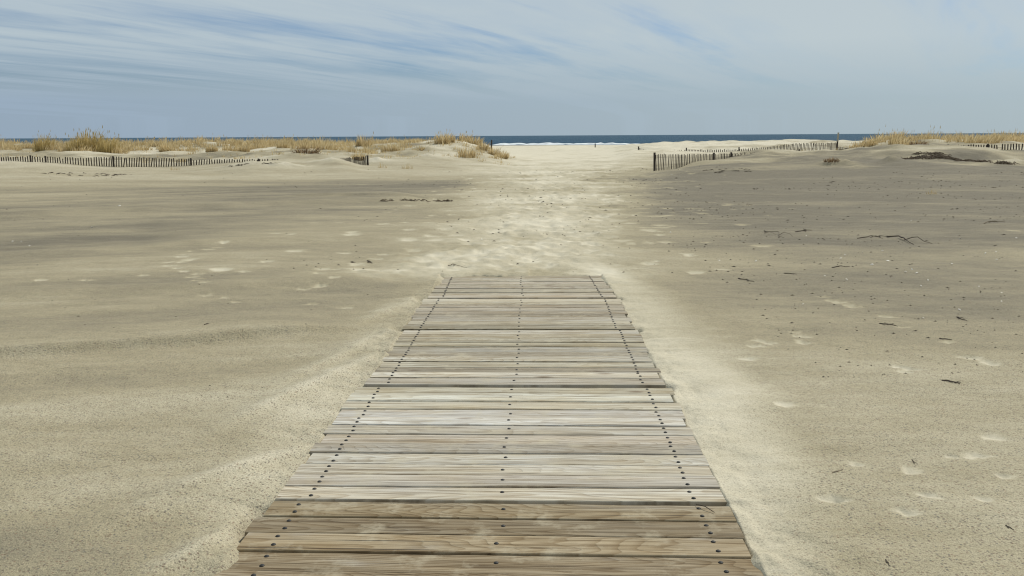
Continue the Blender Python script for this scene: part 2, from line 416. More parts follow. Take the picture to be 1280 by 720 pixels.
def wood_material(name, sat=1.0):
    """weathered board: the grain coordinates and tone come with each board"""
    m, nt, p = mat(name)
    co = attr(nt, 'grain', 'Vector'); pith = attr(nt, 'pith', 'Vector'); tone = attr(nt, 'tone', 'Color')
    worn = attr(nt, 'worn')
    sx = N(nt, 'ShaderNodeSeparateXYZ'); L(nt, co, sx.inputs[0])
    sp = N(nt, 'ShaderNodeSeparateXYZ'); L(nt, pith, sp.inputs[0])
    # growth rings cut lengthwise
    w1 = noise(nt, scaled(nt, co, (.55, 4, 3)), 1.0, 2, .45)
    w2 = noise(nt, scaled(nt, co, (3.0, 14, 5)), 1.0, 2, .5)
    dy = math_n(nt, 'SUBTRACT', sx.outputs[1], sp.outputs[0])
    dy = math_n(nt, 'ADD', dy, math_n(nt, 'MULTIPLY_ADD', w2, .010, -.005))
    dz = math_n(nt, 'ADD', sp.outputs[1], math_n(nt, 'MULTIPLY', sx.outputs[0], sp.outputs[2]))
    dz = math_n(nt, 'ADD', dz, math_n(nt, 'MULTIPLY_ADD', w1, .15, -.075))
    rr = math_n(nt, 'SQRT', math_n(nt, 'ADD', math_n(nt, 'MULTIPLY', dy, dy), math_n(nt, 'MULTIPLY', dz, dz)))
    ring = math_n(nt, 'FRACT', math_n(nt, 'MULTIPLY', rr, 185))
    ringc = ramp(nt, ring, [(0, 1.0), (.45, .9), (.78, .30), (.90, .0), (.97, 1.0)])
    fib = noise(nt, scaled(nt, co, (3.2, 190, 60)), 1.0, 4, .65)
    fib2 = noise(nt, scaled(nt, co, (1.1, 60, 20)), 1.0, 4, .6)
    blot = noise(nt, scaled(nt, co, (2.2, 9, 6)), 1.0, 4, .6)
    grey = mixc(nt, math_n(nt, 'MULTIPLY', worn, 1.0), mixc(nt, .55, tone, (.34, .27, .185)), tone)
    c = mixc(nt, ramp(nt, fib2, [(.3, 0.0), (.72, 1.0)]), mixc(nt, 1.0, tone, (.74, .70, .64), 'MULTIPLY'), mixc(nt, 1.0, tone, (1.16, 1.17, 1.18), 'MULTIPLY'))
    c = mixc(nt, ramp(nt, blot, [(.42, 0.0), (.72, .75)]), c, mixc(nt, 1.0, c, (.86, .77, .62), 'MULTIPLY'))
    c = mixc(nt, ramp(nt, blot, [(.22, .55), (.40, 0.0)]), c, (.40, .385, .36))
    ringf = math_n(nt, 'MULTIPLY', math_n(nt, 'SUBTRACT', 1, ringc), math_n(nt, 'MULTIPLY_ADD', worn, -.55, .95))
    c = mixc(nt, ringf, c, mixc(nt, 1.0, c, (.66, .59, .50), 'MULTIPLY'))
    c = mixc(nt, ramp(nt, fib, [(.36, .85), (.50, 0.0)]), c, mixc(nt, 1.0, c, (.36, .32, .28), 'MULTIPLY'))
    c = mixc(nt, ramp(nt, fib2, [(.32, .9), (.44, 0.0)]), c, mixc(nt, 1.0, c, (.55, .49, .42), 'MULTIPLY'))
    # long drying cracks
    ck = noise(nt, scaled(nt, co, (1.1, 75, 30)), 1.0, 2, .5)
    c = mixc(nt, ramp(nt, ck, [(.68, 0.0), (.71, .9)]), c, (.05, .04, .03))
    # knots
    v = N(nt, 'ShaderNodeTexVoronoi'); v.inputs['Scale'].default_value = 1.0
    L(nt, scaled(nt, co, (2.6, 8, 1)), v.inputs['Vector'])
    sep = N(nt, 'ShaderNodeSeparateColor'); L(nt, v.outputs['Color'], sep.inputs[0])
    kn = math_n(nt, 'MULTIPLY', math_n(nt, 'GREATER_THAN', sep.outputs[0], .80), math_n(nt, 'SUBTRACT', 1, ramp(nt, v.outputs['Distance'], [(.06, 0.0), (.20, 1.0)])))
    c = mixc(nt, math_n(nt, 'MULTIPLY', kn, .7), c, (.12, .075, .045))
    # wind-blown sand caught in the grain
    snd = noise(nt, N(nt, 'ShaderNodeNewGeometry').outputs['Position'], 5, 5, .7)
    c = mixc(nt, ramp(nt, snd, [(.53, 0.0), (.74, .75)]), c, (.46, .41, .30))
    L(nt, c, p.inputs['Base Color'])
    p.inputs['Roughness'].default_value = .85
    p.inputs['Specular IOR Level'].default_value = .22
    b = N(nt, 'ShaderNodeBump'); b.inputs['Distance'].default_value = .0022; b.inputs['Strength'].default_value = .8
    h = math_n(nt, 'ADD', math_n(nt, 'MULTIPLY', ringc, .8), math_n(nt, 'MULTIPLY', fib, 1.2))
    h = math_n(nt, 'SUBTRACT', h, math_n(nt, 'MULTIPLY', ramp(nt, ck, [(.735, 0.0), (.77, 1.0)]), 1.5))
    L(nt, h, b.inputs['Height']); L(nt, b.outputs[0], p.inputs['Normal'])
    return m


def simple(name, col, rough=.8, var=.25, scale=30, stretch=(1, 1, 1), metal=0.0, spec=.3):
    m, nt, p = mat(name)
    pos = N(nt, 'ShaderNodeTexCoord').outputs['Object']
    n = noise(nt, scaled(nt, pos, stretch), scale, 4, .6)
    lo = tuple(c * (1 - var) for c in col); hi = tuple(min(1, c * (1 + var)) for c in col)
    L(nt, ramp(nt, n, [(.3, lo), (.7, hi)]), p.inputs['Base Color'])
    p.inputs['Roughness'].default_value = rough; p.inputs['Metallic'].default_value = metal
    p.inputs['Specular IOR Level'].default_value = spec
    b = N(nt, 'ShaderNodeBump'); b.inputs['Distance'].default_value = .002; b.inputs['Strength'].default_value = .5
    L(nt, n, b.inputs['Height']); L(nt, b.outputs[0], p.inputs['Normal'])
    return m


def grass_material(name, c0, c1, c2):
    m, nt, p = mat(name)
    t = attr(nt, 'tint')
    col = ramp(nt, t, [(0, c0), (.5, c1), (1, c2)])
    L(nt, col, p.inputs['Base Color'])
    p.inputs['Roughness'].default_value = .7; p.inputs['Specular IOR Level'].default_value = .2
    tr = N(nt, 'ShaderNodeBsdfTranslucent'); L(nt, col, tr.inputs[0])
    mx = N(nt, 'ShaderNodeMixShader'); mx.inputs[0].default_value = .42
    out = nt.nodes['Material Output']
    L(nt, p.outputs[0], mx.inputs[1]); L(nt, tr.outputs[0], mx.inputs[2]); L(nt, mx.outputs[0], out.inputs[0])
    return m


M_SAND = sand_material()
M_BOARD = wood_material('weathered_board')
M_STEEL = simple('galvanised_steel', (.030, .029, .028), .6, .35, 180, metal=.2)
M_PICKET = simple('picket_wood', (.058, .046, .036), .85, .35, 9, (1, 1, .15))
M_POST = simple('post_wood', (.060, .048, .040), .9, .35, 12, (1, 1, .2))
M_PALE = simple('bleached_post', (.36, .34, .28), .85, .25, 12, (1, 1, .2))
M_WIRE = simple('rusty_wire', (.10, .07, .05), .6, .3, 60, metal=.5)
M_TWIG = simple('dead_twig', (.095, .074, .055), .9, .4, 50)
M_TWIGB = simple('bleached_twig', (.17, .13, .085), .9, .35, 50)
M_SHELL = simple('bleached_shell', (.78, .74, .66), .5, .12, 90)
M_PEAT = simple('seaweed_and_shade', (.135, .10, .068), .95, .5, 25)  # weed colour, also used for the strand that stands in for scarp shade
M_STRAW = grass_material('straw_grass', (.34, .25, .125), (.58, .455, .245), (.72, .61, .38))
M_OLIVE = grass_material('tall_straw_grass', (.30, .225, .085), (.52, .40, .165), (.68, .56, .30))
M_BROWN = grass_material('dead_brush', (.085, .055, .032), (.17, .11, .062), (.36, .26, .15))


# ------------------------------------------------------------------ object helpers
def tag(o, label=None, cat=None, group=None, kind=None):
    for k, v in (('label', label), ('category', cat), ('group', group), ('kind', kind)):
        if v: o[k] = v
    return o


def link(o, parent=None):
    COL.objects.link(o)
    if parent: o.parent = parent
    return o


def empty(name, loc=(0, 0, 0), rz=0):
    o = bpy.data.objects.new(name, None); COL.objects.link(o)
    o.location = loc; o.rotation_euler = (0, 0, rz); o.empty_display_size = .2
    return o


class MB:
    """collects verts and faces of ONE mesh"""
    def __init__(s): s.v = []; s.f = []; s.at = {}

    def add(s, v, f, **at):
        n = len(s.v)
        s.v += [tuple(a) for a in v]; s.f += [tuple(i + n for i in q) for q in f]
        for k, val in at.items():
            s.at.setdefault(k, [])
            s.at[k] += val if isinstance(val, list) else [val] * len(v)

    def box(s, c, size, rot=None):
        x, y, z = (a / 2 for a in size)
        vs = [Vector((i * x, j * y, k * z)) for i in (-1, 1) for j in (-1, 1) for k in (-1, 1)]
        if rot is not None: vs = [rot @ a for a in vs]
        s.add([Vector(c) + a for a in vs], [(0, 1, 3, 2), (4, 6, 7, 5), (0, 4, 5, 1), (2, 3, 7, 6), (0, 2, 6, 4), (1, 5, 7, 3)])

    def tube(s, pts, rad, k=6):
        pts = [Vector(p) for p in pts]; rad = rad if isinstance(rad, (list, tuple)) else [rad] * len(pts)
        vs, fs = [], []
        for i, p in enumerate(pts):
            t = (pts[min(i + 1, len(pts) - 1)] - pts[max(i - 1, 0)]).normalized()
            u = t.cross(Vector((0, 0, 1)))
            if u.length < .05: u = t.cross(Vector((1, 0, 0)))
            u.normalize(); w = t.cross(u)
            for j in range(k):
                a = 2 * math.pi * j / k
                vs.append(p + (u * math.cos(a) + w * math.sin(a)) * rad[i])
        for i in range(len(pts) - 1):
            for j in range(k):
                fs.append((i*k + j, i*k + (j+1) % k, (i+1)*k + (j+1) % k, (i+1)*k + j))
        fs.append(tuple(range(k))[::-1]); fs.append(tuple((len(pts)-1)*k + j for j in range(k)))
        s.add(vs, fs)

    def build(s, name, m, parent=None, smooth=False):
        me = bpy.data.meshes.new(name)
        me.from_pydata(s.v, [], s.f)
        for k, val in s.at.items():
            if isinstance(val[0], tuple) and len(val[0]) == 4:
                a = me.attributes.new(k, 'FLOAT_COLOR', 'POINT'); a.data.foreach_set('color', [c for q in val for c in q])
            elif isinstance(val[0], tuple):
                a = me.attributes.new(k, 'FLOAT_VECTOR', 'POINT'); a.data.foreach_set('vector', [c for q in val for c in q])
            else:
                a = me.attributes.new(k, 'FLOAT', 'POINT'); a.data.foreach_set('value', val)
        me.materials.append(m)
        if smooth: me.polygons.foreach_set('use_smooth', [True] * len(me.polygons))
        me.update()
        return link(bpy.data.objects.new(name, me), parent)


# ------------------------------------------------------------------ ground sheet
def build_ground():
    fine = np.radians(np.arange(-36, 36.01, .062))
    a = np.concatenate([np.radians(np.linspace(-180, -60, 50)[:-1]), np.radians(np.arange(-60, -36, .4)), fine,
                        np.radians(np.arange(36.4, 60, .4)), np.radians(np.linspace(60, 180, 51))])
    a = a[:-1]                                          # closes on itself
    r = np.concatenate([np.array([.25, .6, 1.0, 1.4, 1.8]), np.geomspace(2.1, 12, 520), np.geomspace(12, 95, 560)[1:], np.geomspace(95, 420, 120)[1:], np.geomspace(420, 9000, 24)[1:]])
    A, Rr = np.meshgrid(a, r)
    X = (Rr * np.sin(A)).ravel(); Y = (Rr * np.cos(A)).ravel()
    z, dry, spk, wet = fields(X, Y)
    na, nr = len(a), len(r)
    GRID.update(a=a, r=r, z=z.reshape(nr, na))
    v = np.empty((na * nr + 1, 3), np.float32)
    v[:-1, 0] = X; v[:-1, 1] = Y; v[:-1, 2] = z; v[-1] = (0, 0, -.16)
    i = np.arange(nr - 1)[:, None] * na; j = np.arange(na)[None, :]; j2 = (j + 1) % na
    q = np.stack([i + j, i + na + j, i + na + j2, i + j2], -1).reshape(-1, 4)
    tri = np.stack([np.full(na, na * nr), np.arange(na), (np.arange(na) + 1) % na], -1)
    me = bpy.data.meshes.new('ground')
    me.vertices.add(len(v)); me.vertices.foreach_set('co', v.ravel())
    nl = q.size + tri.size
    me.loops.add(nl); me.loops.foreach_set('vertex_index', np.concatenate([q.ravel(), tri.ravel()]).astype(np.int32))
    npoly = len(q) + len(tri)
    me.polygons.add(npoly)
    st = np.concatenate([np.arange(len(q)) * 4, q.size + np.arange(len(tri)) * 3]).astype(np.int32)
    me.polygons.foreach_set('loop_start', st)
    me.polygons.foreach_set('use_smooth', np.ones(npoly, bool))
    me.update(calc_edges=True)
    for nme, arr in (('dry', dry), ('speck', spk), ('wet', wet)):
        at = me.attributes.new(nme, 'FLOAT', 'POINT')
        at.data.foreach_set('value', np.append(arr, .3).astype(np.float32))
    me.materials.append(M_SAND)
    me.validate()
    tag(link(bpy.data.objects.new('ground', me)), kind='structure')


build_ground()


# ------------------------------------------------------------------ sea and surf
def build_sea():
    m, nt, p = mat('sea_water')
    pos = N(nt, 'ShaderNodeNewGeometry').outputs['Position']
    n = noise(nt, scaled(nt, pos, (.01, .03, 1)), 1, 4, .6)
    L(nt, ramp(nt, n, [(.3, (.012, .046, .085)), (.7, (.020, .066, .108))]), p.inputs['Base Color'])
    p.inputs['Roughness'].default_value = .35
    p.inputs['IOR'].default_value = 1.33; p.inputs['Specular IOR Level'].default_value = .02
    b = N(nt, 'ShaderNodeBump'); b.inputs['Distance'].default_value = 1.2; b.inputs['Strength'].default_value = 1.0
    L(nt, noise(nt, scaled(nt, pos, (.10, .35, 1)), 1, 5, .65), b.inputs['Height'])
    L(nt, b.outputs[0], p.inputs['Normal'])
    xs = np.linspace(-1, 1, 241); ys = np.concatenate([np.linspace(255, 420, 120), np.geomspace(424, 60000, 90)])
    v, f = [], []
    for y in ys:
        amp = .10 if y < 900 else 0
        X = xs * (400 + y * 1.6)
        Z = SEA_Z + amp * np.sin(y * .42 + 2.5 * vnoise(X * .02, X * 0 + y * .01, 3)) + amp * fbm(X * .05, X * 0 + y * .12, 2, 9)
        v += [(float(x), float(y), float(zz)) for x, zz in zip(X, Z)]
    n = len(xs)
    for i in range(len(ys) - 1):
        for j in range(n - 1):
            f.append((i*n + j, i*n + j + 1, (i+1)*n + j + 1, (i+1)*n + j))
    mb = MB(); mb.add(v, f)
    tag(mb.build('sea', m, smooth=True), kind='structure')
    # breaking surf: ragged rolls of foam along the water's edge
    mf, nt, p = mat('foam')
    p.inputs['Base Color'].default_value = (.80, .83, .84, 1); p.inputs['Roughness'].default_value = .9
    rnd = random.Random(5)
    fo = MB()
    for row, (yy, hh, den) in enumerate([(298, .32, .55), (314, .60, .38), (338, .7, .22)]):
        x = -330.0
        while x < 330:
            ln = rnd.uniform(6, 26)
            if vnoise(np.array([x * .02]), np.array([row * 7.3]), 4)[0] + .5 < den + .12:
                k = max(4, int(ln / 1.3)); vs, fs = [], []
                for i in range(k + 1):
                    t = i / k
                    e = math.sin(math.pi * t) ** .5
                    h = hh * e * rnd.uniform(.35, 1.1); w = 1.6 * e * rnd.uniform(.6, 1.3)
                    cx = x + ln * t; cy = yy + 2.5 * math.sin(cx * .06 + row) + rnd.uniform(-.4, .4)
                    for q in range(6):
                        a = math.pi * q / 5
                        vs.append((cx, cy - w * math.cos(a), SEA_Z - .12 + (h + .15) * math.sin(a) * rnd.uniform(.85, 1.1)))
                for i in range(k):
                    for q in range(5):
                        fs.append((i*6 + q, (i+1)*6 + q, (i+1)*6 + q + 1, i*6 + q + 1))
                fo.add(vs, fs)
            x += ln * rnd.uniform(.7, 1.1)
    tag(fo.build('surf_foam', mf, smooth=True), 'white foam of low waves breaking along the beach', 'surf', kind='stuff')


build_sea()


# ------------------------------------------------------------------ boardwalk
TONES = [  # base tones of the boards per section, near to far
 [(.345,.288,.200), (.300,.249,.172), (.375,.315,.222)],
 [(0.565,0.555,0.514), (0.504,0.476,0.407), (0.626,0.617,0.595), (0.456,0.428,0.363), (0.541,0.518,0.464)],
 [(0.465,0.434,0.356), (0.402,0.369,0.294), (0.531,0.505,0.430), (0.488,0.470,0.413)],
 [(0.454,0.423,0.345), (0.506,0.475,0.395), (0.390,0.357,0.286)],
 [(0.436,0.404,0.327), (0.483,0.450,0.370), (0.385,0.350,0.278)],
]
LABELS = [
 'nearest boardwalk section, its boards browner than the rest and strongly figured',
 'second boardwalk section from the camera, its boards bleached pale grey with dark gaps',
 'middle boardwalk section of the five, between two dark cross gaps, beige grey boards',
 'fourth boardwalk section from the camera, just short of the farthest one',
 'farthest boardwalk section, its end half lost in the trodden sand of the beach path',
]
# bolt head: a low dome
def bolt_mesh():
    mb = MB(); vs, fs = [], []
    prof = [(.0094, -.003), (.0094, .0010), (.0082, .0032), (.0054, .0050), (.0, .0055)]
    k = 12
    for rr, z in prof[:-1]:
        for j in range(k):
            a = 2 * math.pi * j / k; vs.append((rr * math.cos(a), rr * math.sin(a), z))
    vs.append((0, 0, prof[-1][1]))
    for i in range(len(prof) - 2):
        for j in range(k):
            fs.append((i*k + j, i*k + (j+1) % k, (i+1)*k + (j+1) % k, (i+1)*k + j))
    b = (len(prof) - 2) * k
    for j in range(k): fs.append((b + j, b + (j+1) % k, len(vs) - 1))
    mb.add(vs, fs)
    return mb


def boardwalk():
    rnd = random.Random(21)
    bolt0 = None
    for si, s in enumerate(SECT):
        Ls = s['y1'] - s['y0']; root = empty('boardwalk_section', ((s['x0'] + s['x1']) / 2, (s['y0'] + s['y1']) / 2, 0))
        tag(root, LABELS[si], 'boardwalk section', 'boardwalk sections laid end to end')
        ox, oy, _ = root.location
        mb = MB(); n = s['n']; pitch = Ls / n
        bolts = []
        wmul = [rnd.uniform(.9, 1.1) if si else rnd.uniform(.95, 1.05) for _ in range(n)]
        tot = sum(wmul); yc = s['y0']
        for k in range(n):
            pw = Ls * wmul[k] / tot
            y_mid = yc + pw / 2; yc += pw
            t = (y_mid - s['y0']) / Ls
            cx = s['x0'] + (s['x1'] - s['x0']) * t; cz = s['z0'] + (s['z1'] - s['z0']) * t
            base = rnd.choice(TONES[si]); g = rnd.uniform(.84, 1.16)
            tone = (base[0] * g, base[1] * g * rnd.uniform(.985, 1.01), base[2] * g * rnd.uniform(.96, 1.03), 1)
            worn = rnd.uniform(.45, 1.0) if si else rnd.uniform(.0, .35)
            off = (rnd.uniform(0, 60), rnd.uniform(0, 40), rnd.uniform(0, 40))
            pith = (rnd.uniform(-.07, .07), rnd.uniform(-.05, .03), rnd.uniform(-.05, .05))
            le = s['w'] / 2 + rnd.uniform(-.018, .012); re_ = s['w'] / 2 + rnd.uniform(-.02, .014)
            gap = rnd.uniform(.003, .007) if rnd.random() < .7 else rnd.uniform(.008, .013)
            hw = pw / 2 - gap / 2
            rz = R(s['skew'] + rnd.uniform(-.10, .10)); tiltx = R(rnd.uniform(-.7, .7)); tilty = rnd.uniform(-.0016, .0016)
            zj = rnd.uniform(-.004, .004)
            xs = np.linspace(-le, re_, 40)
            e1 = .0034 * fbm(xs * 5 + off[0], xs * 0 + 1, 3, si * 50 + k)
            e2 = .0034 * fbm(xs * 5 + off[0], xs * 0 + 9, 3, si * 50 + k + 7)
            prof = [(-1, -.038), (-1, -.0035), (-.965, -.0008), (-.5, .0006), (0, .0010), (.5, .0006), (.965, -.0008), (1, -.0035), (1, -.038)]
            vs, co = [], []
            for i, x in enumerate(xs):
                for (u, z) in prof:
                    y = u * hw + (e1[i] if u < 0 else e2[i]) * abs(u)
                    zz = z * (1.2 if z > 0 else 1) + y * math.tan(tiltx) + x * tilty
                    X = x * math.cos(rz) - y * math.sin(rz); Yy = x * math.sin(rz) + y * math.cos(rz)
                    vs.append((cx - ox + X, y_mid - oy + Yy, cz + zj + zz))
                    co.append((float(x) + off[0], y, z))
            m_ = len(prof); fs = []
            for i in range(len(xs) - 1):
                for j in range(m_):
                    fs.append((i*m_ + j, (i+1)*m_ + j, (i+1)*m_ + (j+1) % m_, i*m_ + (j+1) % m_))
            fs.append(tuple(range(m_))); fs.append(tuple((len(xs)-1)*m_ + j for j in range(m_))[::-1])
            mb.add(vs, fs, grain=[(a, b + off[1] * 0 , off[2]) for a, b, c in co], pith=[pith] * len(vs), tone=[tone] * len(vs), worn=[worn] * len(vs))
            # bolts: two near each end, one in the middle
            def bolt_at(x, y):
                X = x * math.cos(rz) - y * math.sin(rz); Yy = x * math.sin(rz) + y * math.cos(rz)
                bolts.append((cx - ox + X, y_mid - oy + Yy, cz + zj + y * math.tan(tiltx) + x * tilty))
            bx = .135 if si else .132
            for sd in (-1, 1):
                for q in (-1, 1):
                    bolt_at(sd * (s['w'] / 2 - bx) + rnd.uniform(-.003, .003) - q * .002, q * hw * rnd.uniform(.42, .58))
            bolt_at(.0 + rnd.uniform(-.01, .01) + (.02 if si == 0 else 0), hw * rnd.uniform(-.2, .3))
        mb.build('decking', M_BOARD, root)
        for sx in (-1, 0, 1):
            st = MB(); zz = -.045 - .055
            ang = math.atan2(s['x1'] - s['x0'], Ls)
            st.box((sx * (s['w'] / 2 - .135), 0, min(s['z0'], s['z1']) + zz), (.05, Ls - .02, .11), Matrix.Rotation(-ang, 3, 'Z'))
            tone = (.10, .08, .06, 1)
            nV = len(st.v)
            st.at = dict(grain=[(v[1], v[0], v[2]) for v in st.v], pith=[(0, .03, .01)] * nV, tone=[tone] * nV, worn=[.4] * nV)
            st.build('stringer', M_BOARD, root)
        for b in bolts:
            if bolt0 is None:
                o = bolt0 = bolt_mesh().build('bolt', M_STEEL, root, True)
            else:
                o = bolt0.copy(); link(o, root)
            o.location = b


boardwalk()


# ------------------------------------------------------------------ sand fences
def sand_fence(line, posts, label, spacing=.1, lean=0.0, seed=1, post_mat=None, post_up=.03, dark=()):
    """line: (px, Y, py of the picket tops); posts: px list"""
    rnd = random.Random(seed)
    pts = [upto(px, py, Y) for px, Y, py in line]
    px = [a[0] for a in line]
    cx, cy = pts[len(pts) // 2].x, pts[len(pts) // 2].y
    root = empty('sand_fence', (cx, cy, ground_z(cx, cy)))
    tag(root, label, 'sand fence', 'picket sand fences half buried along the dunes')
    O = root.location
    mb = MB(); wires = [[], []]
    seg = [(pts[i + 1] - pts[i]).length for i in range(len(pts) - 1)]
    tot = sum(seg); s = 0.0
    def at(s):
        for i, l in enumerate(seg):
            if s <= l or i == len(seg) - 1:
                return pts[i].lerp(pts[i + 1], min(1, s / l)), (pts[i + 1] - pts[i])
            s -= l
    k = 0
    while s < tot:
        p, d = at(s)
        gz = ground_z(p.x, p.y)
        sway = .03 * math.sin(s * .9 + seed)
        top = p.z + rnd.uniform(-.02, .02)
        top -= abs(rnd.gauss(0, .03)) * (rnd.random() < .4)
        if top > gz + .012 and rnd.random() > .015:
            bot = gz - .12
            ang = math.atan2(d.y, d.x)
            tl = lean + rnd.gauss(0, .06) + .05 * math.sin(s * .35 + seed * 2)
            rot = Matrix.Rotation(ang + rnd.gauss(0, .12), 3, 'Z') @ Matrix.Rotation(tl, 3, 'Y')
            mb.box((p.x - O.x, p.y + sway - O.y, (top + bot) / 2 - O.z), (.048, .010, top - bot), rot)
        for w, h in ((0, .13), (1, .42)):
            wires[w].append((p.x - O.x, p.y + sway + .008 - O.y, max(top - h, gz - .05) - O.z))
        s += spacing * rnd.uniform(.92, 1.08); k += 1
    mb.build('slat_panel', M_PICKET, root)
    for w in wires:
        t = MB(); t.tube(w[::2] if len(w[::2]) > 1 else w, .003, 4); t.build('wire', M_WIRE, root)
    for q in posts:
        Y = np.interp(q, px, [a[1] for a in line]); py = np.interp(q, px, [a[2] for a in line])
        p = upto(q, py, Y); gz = ground_z(p.x, p.y)
        t = MB(); lean2 = rnd.uniform(-.02, .02)
        t.tube([(p.x - O.x, p.y + .05 - O.y, gz - .25 - O.z), (p.x + lean2 - O.x, p.y + .05 - O.y, p.z + post_up - O.z)], [.047, .043], 8)
        t.build('post', M_POST, root)
    return root


# the left fence, its far end sinking into a drift
sand_fence([(-45, 43, 197), (0, 43, 196), (37, 43, 195), (60, 43, 196), (95, 43, 197), (141, 43, 196), (200, 43, 197.3), (240, 43, 198.5), (272, 43, 199.1), (300, 43, 199.2), (350, 43, 198.8)],
           [37, 56, 141, 238, 323], 'long picket fence below the left dune grass, its right end sinking into sand', .117, 0.05, 2)
sand_fence([(418, 44, 198.3), (436, 43, 197), (446, 42.5, 195.8), (455, 42, 195.2), (461, 41.7, 195)], [459], 'short stub of dark picket fence poking from a drift left of the path', .10, -.12, 3)
# right of the path: near run from the dark end post, far run behind it
sand_fence([(819, 36.4, 192.3), (835, 37.4, 192.5), (860, 39, 192.9), (885, 40.6, 192.6), (905, 42, 192.0), (925, 43.2, 191.2), (945, 44.6, 190.4), (965, 46, 189.4), (985, 46.8, 188.0), (1000, 47, 186.5)],
           [819, 893, 914], 'nearer picket fence right of the path, sinking into the dune behind its dark end post', .155, 0, 4, post_up=.05)
sand_fence([(798, 66, 185.2), (815, 65, 187.2), (832, 64, 188), (858, 63, 187), (880, 62, 187), (925, 61, 186.2), (960, 60, 183.5), (985, 58.5, 180.2), (1000, 57.5, 178.9), (1030, 55.5, 178.6), (1048, 54, 178.4)],
           [798, 858, 924], 'far run of picket fence rising from the beach to a tall pole', .125, 0, 5, post_up=.12)
sand_fence([(1046, 48, 183.0), (1052, 47.5, 183.6), (1060, 47, 184.0), (1068, 46.5, 184.2), (1080, 46, 184.0)], [1080], 'short half buried row of leaning fence stubs at the foot of the right dune grass', .10, .35, 6)
sand_fence([(1168, 41, 181.8), (1185, 41, 180.8), (1210, 41, 180.6), (1240, 40.8, 180.8), (1265, 40.6, 180.0), (1290, 40.4, 179.0), (1340, 40, 178)], [1186, 1236], 'picket fence at the far right edge, below the thick dune grass', .105, 0, 8)


def lone_post(px, Y, ytop, rad, m, label, lean=0, cap=None):
    p = upto(px, ytop, Y); gz = ground_z(p.x, p.y)
    root = empty('wooden_post', (p.x, p.y, gz)); tag(root, label, 'post')
    h = p.z - gz
    t = MB()
    if cap:
        t.tube([(0, 0, -.3), (lean * .4, 0, h * .52)], [rad, rad * .95], 8); t.build('shaft', m, root)
        c = MB(); c.tube([(lean * .4, 0, h * .52 - .002), (lean, 0, h)], [rad * 1.05, rad], 8); c.build('sleeve', cap, root)
    else:
        t.tube([(0, 0, -.3), (lean * .5, 0, h * .5), (lean, 0, h - .02), (lean, 0, h)], [rad, rad * .97, rad * .94, rad * .6], 8); t.build('shaft', m, root)
        c = MB(); c.tube([(lean * .9, 0, h * .88), (lean * .9 + .001, 0, h * .88 + .03)], [rad * 1.12, rad * 1.12], 8); c.build('wire_loop', M_WIRE, root)
    return root


lone_post(1047, 53.5, 165.6, .05, M_POST, 'tall pole with a pale upper half at the end of the far fence', .05, M_PALE)
lone_post(614, 56, 174.8, .04, M_POST, 'single weathered post standing in the grass at the right end of the left dune', .03)
lone_post(744, 105, 179.3, .06, M_POST, 'small dark post far down the beach path, seen against the surf')


# ------------------------------------------------------------------ dune grass
def blades(mb, x, y, z, n, h, spread, rnd, wid=.011, lean=.35, wind=(.25, 0), seedheads=0.0, z_of=None):
    for _ in range(n):
        a = rnd.uniform(0, 2 * math.pi); rr = spread * math.sqrt(rnd.random())
        bx, by = x + rr * math.cos(a), y + rr * math.sin(a) * .8
        bz = (z_of(bx, by) if z_of else z) - .05
        hh = h * (.25 + .75 * rnd.random() ** .8) * (1 - .55 * (rr / max(spread, .01)) ** 2)
        ou = rnd.uniform(.1, 1) * lean * hh
        dx = math.cos(a) * ou + wind[0] * hh * rnd.uniform(.2, 1); dy = math.sin(a) * ou + wind[1] * hh
        w = wid * rnd.uniform(.6, 1.3); wa = rnd.uniform(0, math.pi); wx, wy = math.cos(wa) * w, math.sin(wa) * w
        tint = min(1, max(0, rnd.gauss(.5, .25)))
        pts = []
        for t, k in ((0, 1), (.35, .95), (.7, .7)):
            cx, cy, cz = bx + dx * t ** 1.8, by + dy * t ** 1.8, bz + hh * (t - .12 * t * t)
            pts += [(cx - wx * k, cy - wy * k, cz), (cx + wx * k, cy + wy * k, cz)]
        tip = (bx + dx, by + dy, bz + hh * .88)
        pts.append(tip)
        mb.add(pts, [(0, 1, 3, 2), (2, 3, 5, 4), (4, 5, 6)], tint=[max(0, tint - .25)] * 2 + [tint] * 2 + [min(1, tint + .08)] * 3)
        if rnd.random() < seedheads:
            q = .012; hx = tip[0] + .02
            mb.add([(hx - q, tip[1], tip[2] + .02), (hx + q, tip[1], tip[2] + .02), (hx + q * 1.4, tip[1] + .01, tip[2] + .10), (hx, tip[1], tip[2] + .18), (hx - q * .6, tip[1] - .01, tip[2] + .09)],
                   [(0, 1, 2, 3, 4)], tint=.35)
            mb.add([tip, (tip[0] + .012, tip[1], tip[2]), (hx + .012, tip[1], tip[2] + .05), (hx, tip[1], tip[2] + .05)], [(0, 1, 2, 3)], tint=.4)


def tuft_proto(kind, seed):
    rnd = random.Random(seed); mb = MB()
    if kind == 'straw': blades(mb, 0, 0, 0, 260, .80, .42, rnd, .013, .45, (.22, 0), .02); return mb, M_STRAW
    if kind == 'sparse': blades(mb, 0, 0, 0, 34, .50, .30, rnd, .010, .5, (.25, 0), .0); return mb, M_STRAW
    if kind == 'tall': blades(mb, 0, 0, 0, 520, 1.40, .62, rnd, .012, .32, (.20, 0), .08); return mb, M_OLIVE
    if kind == 'brown':
        blades(mb, 0, 0, 0, 190, .55, .55, rnd, .014, 1.0, (.15, 0)); return mb, M_BROWN


